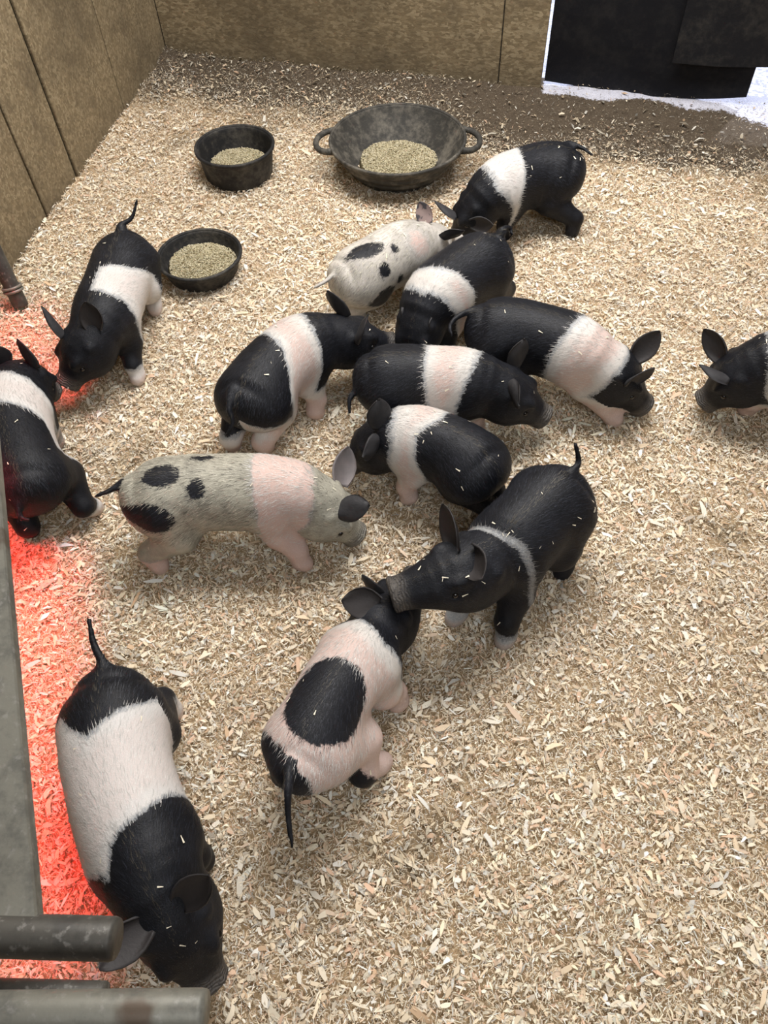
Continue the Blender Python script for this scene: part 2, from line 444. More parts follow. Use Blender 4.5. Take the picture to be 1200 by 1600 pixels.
# ------------------------------------------------------------------ piglets
def catmull(pts, n):
    pts = np.array(pts, float)
    p = np.vstack([2 * pts[0] - pts[1], pts, 2 * pts[-1] - pts[-2]])
    out = []
    for i in range(1, len(p) - 2):
        for k in range(n):
            t_ = k / n; a, b, c, d = p[i - 1], p[i], p[i + 1], p[i + 2]
            out.append(.5 * ((2 * b) + (-a + c) * t_ + (2 * a - 5 * b + 4 * c - d) * t_ ** 2 + (-a + 3 * b - 3 * c + d) * t_ ** 3))
    out.append(p[-2]); return np.array(out)
def unit(v): return v / (np.linalg.norm(v, axis=-1, keepdims=True) + 1e-12)
def smin(a, b, k):
    h = np.clip(.5 + .5 * (b - a) / k, 0, 1); return b + (a - b) * h - k * h * (1 - h)
def smax(a, b, k): return -smin(-a, -b, k)
def capsule(p, a, b, ra, rb):
    ab = b - a; t_ = np.clip(((p - a) @ ab) / (ab @ ab + 1e-12), 0, 1)
    return np.linalg.norm(p - a - t_[..., None] * ab, axis=-1) - (ra + (rb - ra) * t_)
def ellip(p, c, axes, r):
    q = (p - c) @ axes.T / r; k = np.linalg.norm(q, axis=-1); return (k - 1) * min(r)

def surface_nets(f, org, h):
    s = f < 0
    cell = np.zeros([n - 1 for n in f.shape], bool); cnt = np.zeros(cell.shape, np.float32); acc = np.zeros(cell.shape + (3,), np.float32)
    nx_, ny_, nz_ = cell.shape
    def sl(a, o): return a[o[0]:o[0] + nx_, o[1]:o[1] + ny_, o[2]:o[2] + nz_]
    for ax in range(3):
        for o1 in (0, 1):
            for o2 in (0, 1):
                a = [0, 0, 0]; others = [i for i in range(3) if i != ax]; a[others[0]] = o1; a[others[1]] = o2
                b = list(a); b[ax] = 1
                sa_, sb2 = sl(s, a), sl(s, b); cr = sa_ != sb2
                fa, fb = sl(f, a), sl(f, b); t_ = np.where(cr, fa / np.where(cr, fa - fb, 1), 0)
                for i in range(3): acc[..., i] += np.where(cr, a[i] + (t_ if i == ax else 0), 0)
                cnt += cr
    act = cnt > 0
    vid = -np.ones(cell.shape, np.int64); ii = np.argwhere(act); vid[act] = np.arange(len(ii))
    v = org + h * (ii + acc[act] / cnt[act][:, None])
    quads = []
    for ax in range(3):
        o = [i for i in range(3) if i != ax]
        slc0 = [slice(None)] * 3; slc1 = [slice(None)] * 3
        slc0[ax] = slice(0, -1); slc1[ax] = slice(1, None)
        for q in o: slc0[q] = slice(1, -1); slc1[q] = slice(1, -1)
        A, B = s[tuple(slc0)], s[tuple(slc1)]
        e = np.argwhere(A != B)
        flip = A[tuple(e.T)]
        base = e.copy(); base[:, o[0]] += 1; base[:, o[1]] += 1
        def cid(d0, d1):
            c_ = base.copy(); c_[:, o[0]] -= d0; c_[:, o[1]] -= d1; return vid[tuple(c_.T)]
        q = np.stack([cid(0, 0), cid(1, 0), cid(1, 1), cid(0, 1)], -1)
        if ax == 1: flip = ~flip
        q[~flip] = q[~flip][:, ::-1]
        quads.append(q)
    return v, np.concatenate(quads)

T_U = [0, .06, .16, .30, .45, .60, .74, .86, 1.0]
T_W = [.066, .084, .092, .094, .091, .092, .092, .085, .072]
T_H = [.070, .086, .092, .094, .094, .096, .096, .088, .076]
H_U = [0, .18, .36, .50, .64, .80, .93, 1.0]
H_W = [.073, .072, .071, .066, .053, .040, .035, .034]
H_H = [.077, .075, .071, .064, .050, .037, .034, .033]

class Pig: pass
def build_pig(spec):
    g = Pig(); k = spec.get('k', 1.0); zc = spec.get('z', .190 * k)
    sp = [P(a[0], a[1], a[2] if len(a) > 2 else zc) for a in spec['spine']]
    g.nt = len(sp)
    sn = P(*spec['snout']); hp = [P(*a) for a in spec.get('head', [])]
    allp = sp + hp + [sn]
    NS = 6
    C = catmull(allp, NS); n = len(C)
    jt = (len(sp) - 1) * NS
    for _ in range(6): C[1:-1] = .5 * C[1:-1] + .25 * (C[:-2] + C[2:])
    seg = np.linalg.norm(np.diff(C, axis=0), axis=1); S = np.concatenate([[0], np.cumsum(seg)])
    ut = np.clip(S / S[jt], 0, 1); uh = np.clip((S - S[jt]) / (S[-1] - S[jt]), 0, 1)
    fat = spec.get('fat', 1.0); hk = spec.get('hk', 1.0)
    W = np.where(np.arange(n) <= jt, np.interp(ut, T_U, T_W) * k * fat, np.interp(uh, H_U, H_W) * k * hk)
    Hh = np.where(np.arange(n) <= jt, np.interp(ut, T_U, T_H) * k * fat, np.interp(uh, H_U, H_H) * k * hk)
    T = unit(np.gradient(C, axis=0))
    L = unit(np.cross(T, UZ)); U = np.cross(L, T)          # L = the pig's right side
    g.C, g.T, g.L, g.U, g.S, g.W, g.H, g.jt, g.k = C, T, L, U, S, W, Hh, jt, k
    def body(p):
        best = np.full(len(p), 1e9, np.float32); seg_i = np.zeros(len(p), int); tt = np.zeros(len(p), np.float32)
        for i in range(n - 1):
            ab = C[i + 1] - C[i]; t_ = np.clip((p - C[i]) @ ab / (ab @ ab), 0, 1)
            d2 = ((p - C[i] - t_[:, None] * ab) ** 2).sum(-1); m = d2 < best
            best[m] = d2[m]; seg_i[m] = i; tt[m] = t_[m]
        lerp = lambda A: A[seg_i] * (1 - tt)[(...,) + (None,) * (A.ndim - 1)] + A[seg_i + 1] * tt[(...,) + (None,) * (A.ndim - 1)]
        c_, w_, h_, l_, u_, t3 = lerp(C), lerp(W), lerp(Hh), lerp(L), lerp(U), lerp(T)
        q = p - c_; a = (q * l_).sum(-1); b = (q * u_).sum(-1); tg = (q * t3).sum(-1)
        tail_end = (seg_i == 0) & (tt < 1e-4); snout_end = (seg_i == n - 2) & (tt > .9999)
        r = np.sqrt((a / w_) ** 2 + (b / (h_ * np.where(b > 0, .96, 1.06))) ** 2 + np.where(snout_end, 0, (tg / (.05 * k)) ** 2 * tail_end))
        d = (r - 1) * np.minimum(w_, h_)
        d = np.where(snout_end, smax(d, tg - .003, .006), d)
        return d, lerp(S), np.arctan2(a, b), a, b
    g.body = body
    def softs(p):
        d2 = ((p[:, None, :] - C[None]) ** 2).sum(-1); w_ = np.exp(-(d2 - d2.min(1, keepdims=True)) / (2 * .022 ** 2)); return (w_ * S).sum(1) / w_.sum(1)
    g.softs = softs
    at = lambda u: int(round(np.interp(u * S[jt], S, np.arange(n))))
    def hpos(v, a, b):
        i = np.interp(S[jt] + v * (S[-1] - S[jt]), S, np.arange(n)); i0 = int(min(i, n - 2)); f_ = i - i0
        l = lambda A: A[i0] * (1 - f_) + A[i0 + 1] * f_
        return l(C) + unit(l(L)) * a * k + unit(l(U)) * b * k, unit(l(T)), unit(l(L)), unit(l(U))
    g.hpos = hpos
    def hw(v, fa, fb):      # position in fractions of the head's half width and half height
        return hpos(v, fa * np.interp(v, H_U, H_W) * hk, fb * np.interp(v, H_U, H_H) * hk)
    g.hw = hw
    # legs
    legs = {}
    for nm, u, lat in (('FR', .80, 1), ('FL', .80, -1), ('RR', .13, 1), ('RL', .13, -1)):
        i = at(u); c_ = C[i]; lv = unit(L[i] * [1, 1, 0]); tv = unit(T[i] * [1, 1, 0])
        hm = spec.get('ham', 1.0) * .90; top = c_ + lv * lat * (.040 if nm[0] == 'F' else .046 * hm) * k + UZ * (-.020) * k
        if nm in spec.get('feet', {}): foot = P(*spec['feet'][nm], .012)
        else: foot = np.array([*(c_ + lv * lat * .062 * k + tv * (.01 if nm[0] == 'F' else -.015) * k)[:2], .012])
        if foot is None: continue
        D = foot - top
        if nm[0] == 'F':
            elbow = top + D * .42 + tv * -.014 * k; wrist = top + D * .74 + tv * .006 * k; fet = foot - D * .05
            ch = [(top, .054), (elbow, .042), (wrist, .028), (fet, .0235), (foot + tv * .008, .022)]
        else:
            stif = top + D * .34 + tv * .045 * k + lv * lat * .012; hock = top + D * .70 + tv * -.022 * k; fet = foot - D * .08
            ch = [(top, .078 * hm), (stif, .056 * hm), (hock, .030), (fet, .024), (foot + tv * .008, .022)]
        legs[nm] = [(a, r * k) for a, r in ch]
    g.legs = legs
    tail = None
    if spec.get('tail'):      # first entry: where the tail leaves the body; the rest: offsets in height from there
        r_ = ray(*spec['tail'][0]); r_ = r_ / np.linalg.norm(r_); tt_ = np.linspace(1.0, 4.5, 700)
        pp_ = CAMP + tt_[:, None] * r_; dd_ = body(pp_)[0]; w_ = np.where(dd_ < .0)[0]
        root_ = pp_[w_[0]] if len(w_) else pp_[np.argmin(dd_)]
        tail = [root_ + (C[2] - root_) * .12, root_] + [P(a[0], a[1], root_[2] + a[2]) for a in spec['tail'][1:]]
        tail = catmull(tail, 5)
    g.tail = tail
    def legd(p):
        d = np.full(len(p), 9.0, np.float32)
        for ch in legs.values():
            dl = None
            for (a, ra), (b, rb) in zip(ch[:-1], ch[1:]):
                x = capsule(p, a, b, ra, rb); dl = x if dl is None else smin(dl, x, .012)
            d = np.minimum(d, dl)
        return d
    g.legd = legd
    def full(p):
        d = body(p)[0]
        d = smin(d, legd(p), .032 * k)
        for s_ in (-1, 1):
            c_, t_, l_, u_ = hw(.28, s_ * .52, -.30); d = smin(d, ellip(p, c_, np.array([t_, l_, u_]), np.array([.055, .036, .042]) * k), .02)
            c_, t_, l_, u_ = hw(.50, s_ * .60, .68); d = smin(d, ellip(p, c_, np.array([t_, l_, u_]), np.array([.024, .014, .013]) * k), .012)
            c_, t_, l_, u_ = hw(.22, s_ * .66, .58); d = smin(d, ellip(p, c_, np.array([t_, l_, u_]), np.array([.012, .015, .013]) * k), .015)
            a_ = hw(.56, s_ * .96, .42)[0]; d = smax(d, -(np.linalg.norm(p - a_, axis=-1) - .009 * k), .006)      # eye socket
            m0 = hw(.66, s_ * .95, -.48)[0]; m1 = hw(.92, s_ * .88, -.55)[0]; d = smax(d, -capsule(p, m0, m1, .0018, .003), .005)
        c_, t_, l_, u_ = hpos(.985, 0, .002)
        d = smin(d, smax(np.sqrt((((p - c_) @ l_) / 1.08) ** 2 + ((p - c_) @ u_) ** 2) - .0350 * k * hk ** .7, np.abs((p - c_) @ t_) - .004, .004), .006)
        for s_ in (-1, 1):
            c_, t_, l_, u_ = hpos(.99, s_ * .011, .002)
            d = smax(d, -ellip(p, c_ + t_ * .005, np.array([t_, l_, u_]), np.array([.012, .0055, .0075]) * k), .003)
        if tail is not None:
            m = len(tail); dt = None
            rr = np.interp(np.arange(m), [0, m * .25, m - 1], [.0165, .0100, .0050]) * k
            for i in range(m - 1):
                x = capsule(p, tail[i], tail[i + 1], rr[i], rr[i + 1]); dt = x if dt is None else np.minimum(dt, x)
            d = smin(d, dt, .014)
        return d
    allpts = np.vstack([C] + [np.array([a for a, r in ch]) for ch in legs.values()] + ([tail] if tail is not None else []))
    lo, hi = allpts.min(0) - [.12, .12, .12], allpts.max(0) + [.12, .12, .12]
    lo[2] = max(lo[2], -.03); h = spec.get('vox', .0062)
    dims = np.ceil((hi - lo) / h).astype(int) + 1
    # coarse skip: evaluate coarse grid first, fine only near the surface
    G = [lo[i] + h * np.arange(dims[i]) for i in range(3)]
    f = np.full(dims, .05, np.float32)
    st = 4; cd_ = [np.arange(0, dims[i], st) for i in range(3)]
    cg = np.stack(np.meshgrid(*[G[i][cd_[i]] for i in range(3)], indexing='ij'), -1)
    cf = full(cg.reshape(-1, 3)).reshape(cg.shape[:3])
    near = np.abs(cf) < h * st * 1.9 + .004
    sgn = np.where(cf < 0, -.05, .05)
    up = lambda A: np.repeat(np.repeat(np.repeat(A, st, 0), st, 1), st, 2)
    # centre blocks on the coarse samples
    def cen(A):
        B = up(A); B = np.roll(B, -st // 2, (0, 1, 2)); return B[:dims[0], :dims[1], :dims[2]]
    pad = [(0, 1)] * 3
    near_f = cen(np.pad(near, pad)); f = cen(np.pad(sgn, pad, constant_values=.05)).astype(np.float32).copy()
    ij = np.argwhere(near_f)
    pp = np.stack([G[i][ij[:, i]] for i in range(3)], -1)
    f[tuple(ij.T)] = full(pp)
    f[0], f[-1] = .05, .05; f[:, 0] = f[:, -1] = .05; f[:, :, 0] = f[:, :, -1] = .05
    v, q = surface_nets(f, lo, h)
    g.v, g.q = v, q
    g.d, g.s, g.phi, g.a, g.b = body(v); g.s0 = g.s; g.s = softs(v)
    g.bvh = BVHTree.FromPolygons([tuple(x) for x in v.tolist()], [tuple(x) for x in q.tolist()])
    return g

def hit(g, px, py):
    r = ray(px, py); r = r / np.linalg.norm(r)
    loc, nrm, i, dist = g.bvh.ray_cast(Vector(CAMP), Vector(r))
    if loc is None:
        # nearest body point to the line of sight
        best = None
        for t_ in np.linspace(1.0, 4.5, 120):
            l2, n2, i2, d2 = g.bvh.find_nearest(Vector(CAMP + r * t_))
            if best is None or d2 < best[0]: best = (d2, l2)
        loc = best[1]
    p = np.array(loc)[None]
    d, s, phi, a, b = g.body(p); return p[0], float(g.softs(p)[0]), float(phi[0])
def edge(g, pts):
    if pts is None: return None
    q = sorted(((hit(g, *p)[2], hit(g, *p)[1]) for p in pts))
    ph = np.array([a for a, _ in q]); ss = np.array([b for _, b in q])
    return np.interp(g.phi, ph, ss)
def band(g, rear, front):
    W = np.full(len(g.v), .5)
    if rear is not None: W = np.minimum(W, g.s - edge(g, rear))
    if front is not None: W = np.minimum(W, edge(g, front) - g.s)
    return W
def spot(g, px, py, ru, rv, rot=0.0):
    p, s, ph = hit(g, px, py)
    ds = g.s - s; da = ((g.phi - ph + math.pi) % (2 * math.pi) - math.pi) * .088 * g.k
    c_, s_ = math.cos(rot), math.sin(rot)
    x, y = ds * c_ + da * s_, -ds * s_ + da * c_
    far = np.linalg.norm(g.v - p, axis=1) - 2.6 * max(ru, rv)
    return np.minimum((1 - np.sqrt((x / ru) ** 2 + (y / rv) ** 2)) * min(ru, rv), -far)

def coat_material(name, base, white=(0.60, 0.565, 0.53), pink=(0.60, 0.435, 0.385), p0=.022, p1=.05, pinkness=.85, edgegrey=(0.30, 0.31, 0.32)):
    t = NT(name); co = t.obj()
    Wf = t.attr('white'); Bf = t.attr('black'); Nf = t.attr('nose'); hd_ = t.attr('head')
    n1 = t.math('MULTIPLY', t.math('SUBTRACT', t.noise(co, 55, 3, .65), .5), .020)
    n2 = t.math('MULTIPLY', t.math('SUBTRACT', t.noise(co, 260, 2, .6), .5), .010)
    nn = t.math('ADD', n1, n2)
    Wn = t.math('ADD', Wf, nn); Bn = t.math('ADD', Bf, nn)
    big = t.noise(co, 13, 3, .6)
    fine = t.noise(co, 330, 2, .7)
    bc = t.mix(t.step(big, .4, .65), base, tuple(x * 1.5 + .002 for x in base))
    bc = t.mix(t.math('MULTIPLY', t.step(fine, .5, .8), .3), bc, tuple(min(x * 2.2 + .008, .7) for x in base))
    wc = t.mix(t.step(Wn, .004, .016), edgegrey, white)
    pf = t.math('MULTIPLY', t.step(t.math('ADD', Wn, t.math('MULTIPLY', t.math('SUBTRACT', big, .5), .06)), p0, p1), pinkness)
    wc = t.mix(pf, wc, pink)
    wc = t.mix(t.math('MULTIPLY', t.step(fine, .45, .75), .35), wc, (0.74, 0.70, 0.66))
    c = t.mix(t.step(Wn, -.002, .004), bc, wc)
    c = t.mix(t.step(Bn, -.003, .004), c, (0.012, 0.0125, 0.016))
    c = t.mix(t.math('MULTIPLY', Nf, .75), c, (0.125, 0.112, 0.10))
    skin = t.attr('skin')
    c = t.mix(skin, c, (0.60, 0.42, 0.34))
    wv = t.math('SINE', t.math('MULTIPLY', t.math('ADD', t.attr('sdist'), t.math('MULTIPLY', t.noise(co, 40, 2), .02)), 900))
    hgt = t.math('ADD', t.math('MULTIPLY', t.math('MULTIPLY', wv, Nf), 1.0), t.math('ADD', fine, t.math('MULTIPLY', t.noise(co, 90, 3, .6), .8)))
    t.bump(hgt, .0016, .55)
    t.b.inputs['Sheen Weight'].default_value = .0; t.b.inputs['Sheen Roughness'].default_value = .4
    return t.out(c, .50, .22)
BLACKC = (0.0065, 0.0070, 0.0095)
COATS = {
    'thin': coat_material('faint_band_coat', BLACKC, white=(0.30, 0.31, 0.31), pinkness=0, edgegrey=(0.14, 0.145, 0.155)),
    'belt': coat_material('belted_coat', BLACKC),
    'white': coat_material('white_belt_coat', BLACKC, pinkness=.25, white=(0.62, 0.595, 0.575)),
    'pale': coat_material('pale_spotted_coat', (0.43, 0.40, 0.365), pinkness=1.0, p0=.004, p1=.03, white=(0.46, 0.42, 0.38), edgegrey=(0.43, 0.40, 0.365)),
    'grizzle': coat_material('grizzled_coat', (0.30, 0.285, 0.235), white=(0.60, 0.45, 0.41), pinkness=1.0, p0=.0, p1=.012, edgegrey=(0.30, 0.285, 0.26)),
}
t = NT('ear_skin'); co = t.obj()
cc = t.mix(t.attr('inner'), t.mix(t.noise(co, 60, 3), (0.018, 0.018, 0.021), (0.042, 0.040, 0.042)), (0.030, 0.026, 0.026))
t.bump(t.noise(co, 180, 3), .001, .6); M_EARB = t.out(cc, .6, .35)
t = NT('pale_ear_skin'); co = t.obj()
cc = t.mix(t.step(t.noise(co, 28, 3), .50, .58), (0.42, 0.32, 0.30), (0.10, 0.095, 0.11))
t.bump(t.noise(co, 180, 3), .001, .6); M_EARP = t.out(cc, .6, .3)
t = NT('dark_grey_ear_skin'); co = t.obj()
cc = t.mix(t.noise(co, 28, 3), (0.34, 0.29, 0.285), (0.13, 0.125, 0.13)); M_EARG = t.out(cc, .6, .3)
t = NT('moist_eye'); M_EYE = t.out((0.008, 0.006, 0.005), .12, .6)
t = NT('pale_hoof'); M_HOOF = t.out((0.25, 0.20, 0.16), .5, .3)

def ear_mesh(base, tip, nrm, W, curl, cup):
    """leaf shaped cupped ear with thickness, base at `base` bending to `tip`; hollow faces nrm"""
    d = tip - base; Ln = np.linalg.norm(d); d = d / Ln
    nrm = nrm - nrm.dot(d) * d; nrm /= np.linalg.norm(nrm); s = np.cross(d, nrm)
    nu, nv = 15, 13; front = np.zeros((nu, nv, 3)); inner = np.zeros((nu, nv))
    for i in range(nu):
        t_ = i / (nu - 1)
        wd = W * np.interp(t_, [0, .12, .3, .5, .7, .85, .95, 1], [.62, .80, .98, 1.0, .82, .55, .28, .06])
        cu = cup * np.interp(t_, [0, .3, .7, 1], [1.5, 1.0, .5, .15])
        for j in range(nv):
            x = 2 * j / (nv - 1) - 1; ang = x * cu
            off_s = wd * (math.sin(ang) / cu if cu > .05 else x); off_n = wd * (1 - math.cos(ang)) / max(cu, .05)
            front[i, j] = base + d * Ln * t_ + s * off_s + nrm * (off_n + curl * Ln * (t_ ** 2.2)) + nrm * .0012 * math.sin(x * 4 + t_ * 6)
    n3 = unit(np.cross(np.gradient(front, axis=0), np.gradient(front, axis=1)))
    sgn = np.sign((n3 * nrm).sum(-1).mean()) or 1
    back = front - n3 * sgn * .0035 * np.interp(np.arange(nu) / (nu - 1), [0, 1], [1.6, .6])[:, None, None]
    V = np.vstack([front.reshape(-1, 3), back.reshape(-1, 3)]); Q = []
    id_ = lambda k_, i, j: k_ * nu * nv + i * nv + j
    for i in range(nu - 1):
        for j in range(nv - 1):
            Q.append((id_(0, i, j), id_(0, i, j + 1), id_(0, i + 1, j + 1), id_(0, i + 1, j)))
            Q.append((id_(1, i, j), id_(1, i + 1, j), id_(1, i + 1, j + 1), id_(1, i, j + 1)))
    for i in range(nu - 1):
        for j in (0, nv - 1):
            Q.append((id_(0, i, j), id_(0, i + 1, j), id_(1, i + 1, j), id_(1, i, j)))
    for j in range(nv - 1):
        for i in (0, nu - 1):
            Q.append((id_(0, i, j), id_(1, i, j), id_(1, i, j + 1), id_(0, i, j + 1)))
    return V, Q, np.concatenate([np.ones(nu * nv), np.zeros(nu * nv)])

def icos(c, r, n=10):
    vs, fs = [], []
    for i in range(n + 1):
        th = math.pi * i / n
        for j in range(2 * n):
            a = math.pi * j / n; vs.append(c + r * np.array([math.sin(th) * math.cos(a), math.sin(th) * math.sin(a), math.cos(th)]))
    for i in range(n):
        for j in range(2 * n):
            fs.append((i * 2 * n + j, (i + 1) * 2 * n + j, (i + 1) * 2 * n + (j + 1) % (2 * n), i * 2 * n + (j + 1) % (2 * n)))
    return vs, fs

PIGS = []
def make_pig(spec):
    g = build_pig(spec); k = g.k
    cx, cy = g.C[:g.jt + 1, 0].mean(), g.C[:g.jt + 1, 1].mean(); org = np.array([cx, cy, 0.0])
    root = empty('piglet', org); tag(root, spec['label'], 'piglet', 'litter of young piglets in the pen')
    W = np.full(len(g.v), -.5); B = np.full(len(g.v), -.5)
    for op in spec.get('white', []):
        x = band(g, op[1], op[2]) if op[0] == 'band' else spot(g, *op[1:])
        if op[0] == 'band' and len(op) > 3:      # limited round the body
            lo_, hi_ = op[3]; x = np.minimum(x, np.minimum(g.phi - lo_, hi_ - g.phi) * .09)
        W = np.maximum(W, x)
    ld = g.legd(g.v)
    for nm, zt in spec.get('white_legs', {}).items():
        if nm not in g.legs: continue
        dl = None
        for (a, ra), (b, rb) in zip(g.legs[nm][1:-1], g.legs[nm][2:]):
            x = capsule(g.v, a, b, ra, rb); dl = x if dl is None else np.minimum(dl, x)
        W = np.maximum(W, np.where(dl < .022, zt - g.v[:, 2], -.5))
    for nm, zt in spec.get('black_legs', {}).items():
        dl = None
        for (a, ra), (b, rb) in zip(g.legs[nm][:-1], g.legs[nm][1:]):
            x = capsule(g.v, a, b, ra, rb); dl = x if dl is None else np.minimum(dl, x)
        B = np.maximum(B, np.where(dl < .012, g.v[:, 2] - zt, -.5))
    for op in spec.get('black', []):
        if op[0] == 'rump':      # everything behind a slanting plane across the rump
            n_ = unit(unit(g.T[0] * [1, 1, 0]) + g.L[0] * op[3]); x = (hit(g, op[1], op[2])[0] - g.v) @ n_
        else: x = band(g, op[1], op[2]) if op[0] == 'band' else spot(g, *op[1:])
        B = np.maximum(B, x)
    if spec.get('belly'): W = np.maximum(W, np.where(ld > -.01, -.5, -.5))
    if spec.get('dark_tail') and g.tail is not None:
        dt_ = np.min(np.linalg.norm(g.v[:, None] - g.tail[None, 5:], axis=-1), axis=1); B = np.maximum(B, .017 - dt_)
    Send = g.S[-1]
    nose = np.clip((g.s0 - (Send - .040 * k)) / .022, 0, 1) * (g.s0 > g.S[g.jt] + .05)
    skin = np.clip((.030 - g.v[:, 2]) / .02, 0, .35) * (W > 0)
    mt = COATS[spec.get('coat', 'belt')]
    bo = mesh_from('body', g.v - org, g.q, mt, root, True)
    for nm, vals in (('white', np.clip(W, -.1, .1)), ('black', np.clip(B, -.1, .1)), ('nose', nose * (0.0 if spec.get('coat') in ('pale',) else 1)), ('skin', skin), ('sdist', g.s0), ('head', (g.s > g.S[g.jt]) * 1.0)):
        fattr(bo.data, nm, vals)
    # ears
    EMAT = {'b': M_EARB, 'p': M_EARP, 'g': M_EARG}; em = EMAT[spec.get('ear_mat', 'b')]
    for side, e in zip((1, -1), spec['ears']):      # right ear, left ear
        bp, t_, l_, u_ = g.hw(.10, side * .72, .70)
        if e is None: e = {}
        if 'base' in e: bp = hit(g, *e['base'][:2])[0]
        l3, n3_, _, _ = g.bvh.find_nearest(Vector(bp)); bp = np.array(l3) - np.array(n3_) * .007
        Lx = e.get('len', .088) * k
        if 'tip' in e:      # ear of its real length along the sight line of its tip
            r_ = ray(*e['tip'][:2]); r_ = r_ / np.linalg.norm(r_); m_ = np.dot(bp - CAMP, r_); q2 = np.dot(bp - CAMP, bp - CAMP) - m_ * m_
            hf = math.sqrt(max(Lx ** 2 - q2, 0)); tip = CAMP + r_ * (m_ + (hf if e.get('far') else -hf))
            dt_ = np.linalg.norm(tip - bp)
            if dt_ > 1.15 * Lx: tip = bp + (tip - bp) / dt_ * 1.15 * Lx
        else: tip = bp + unit(l_ * side * .6 + u_ * .6 + t_ * .25) * Lx
        nrm = t_ * e.get('nf', .8) + l_ * side * e.get('nl', .5) + UZ * e.get('nz', 0) + unit(CAMP - bp) * e.get('nc', 0)
        V, Q, inn = ear_mesh(bp, tip, nrm, e.get('w', .036) * k, e.get('curl', .12), e.get('cup', .85))
        V = V - org
        eo = mesh_from('ear', V, Q, EMAT[e['mat']] if 'mat' in e else em, root, True); fattr(eo.data, 'inner', inn)
    for s_ in (-1, 1):
        l3, n3_, _, _ = g.bvh.find_nearest(Vector(g.hw(.56, s_ * .96, .42)[0])); vs, fs = icos(np.array(l3) - np.array(n3_) * .002 - org, .0080 * k, 7)
        mesh_from('eye', vs, fs, M_EYE, root, True)
    # coat of bristles
    v, q = g.v, g.q
    fc = v[q].mean(1); e1 = v[q[:, 2]] - v[q[:, 0]]; e2 = v[q[:, 3]] - v[q[:, 1]]; nr = np.cross(e1, e2); ar = np.linalg.norm(nr, axis=1); nr = nr / (ar[:, None] + 1e-12)
    NH = spec.get('hairs', 12000)
    pr = ar * (fc[:, 2] > .05) * (g.d[q[:, 0]] < .03); pr = pr / pr.sum()
    fi = rng.choice(len(q), NH, p=pr); bw = rng.dirichlet((1, 1, 1, 1), NH)
    pos = (v[q[fi]] * bw[..., None]).sum(1); nh = nr[fi]
    _, sh, ph, _, _ = g.body(pos)
    ti = np.clip(np.searchsorted(g.S, sh), 1, len(g.S) - 1); tv = -g.T[ti]
    sidev = np.where(ph[:, None] > 0, g.L[ti], -g.L[ti]) * .35 * np.clip(np.abs(ph), 0, 1)[:, None] - UZ * .35
    dv = tv + sidev + rng.normal(0, .16, (NH, 3)); dv = unit(dv - (dv * nh).sum(-1, keepdims=True) * nh)
    lift = rng.uniform(.10, .34, NH)[:, None]; ht = unit(dv + nh * lift)
    hl = rng.uniform(.009, .019, NH) * np.where(sh > g.S[g.jt], .55, 1) * k
    sv = unit(np.cross(ht, nh)); hw = rng.uniform(.00035, .0006, NH)
    mid = pos + ht * (hl * .5)[:, None] + nh * (hl * .03)[:, None]; tipv = pos + ht * hl[:, None] - nh * (hl * .06)[:, None]
    V = np.stack([pos - sv * hw[:, None], pos + sv * hw[:, None], tipv], 1).reshape(-1, 3) - org
    tri = np.arange(NH * 3).reshape(-1, 3)
    Wh = W[q[fi, 0]] + rng.normal(0, .004, NH); Bh = B[q[fi, 0]] + rng.normal(0, .004, NH)
    dark = np.array([.011, .012, .016]) * rng.uniform(.5, 3.0, (NH, 1)); lite = (.42 if spec.get('coat') == 'thin' else 1) * np.array([.66, .64, .61]) * rng.uniform(.75, 1.15, (NH, 1))
    if spec.get('coat') in ('grizzle', 'pale'): basec = np.where(rng.uniform(0, 1, (NH, 1)) < (.30 if spec['coat'] == 'grizzle' else .1), np.array([[.12, .11, .09]]), np.array([[.56, .53, .44]])) * rng.uniform(.7, 1.3, (NH, 1))
    else: basec = dark
    dark = np.where((np.abs(ph) < .10)[:, None] & (rng.uniform(0, 1, (NH, 1)) < .6), np.array([[.075, .066, .052]]), dark)
    if spec.get('coat') not in ('grizzle', 'pale'): basec = dark
    ch = np.where((Wh > 0)[:, None], lite, basec); ch = np.where((Bh > 0)[:, None], dark, ch)
    ho = mesh_from('coat_hair', V, tri, M_HAIR, root); cattr(ho.data, 'col', np.clip(np.repeat(ch, 3, 0), 0, .85)); ho['kind'] = 'stuff'
    PIGS.append((g, spec, fc, nr, root))
    return root

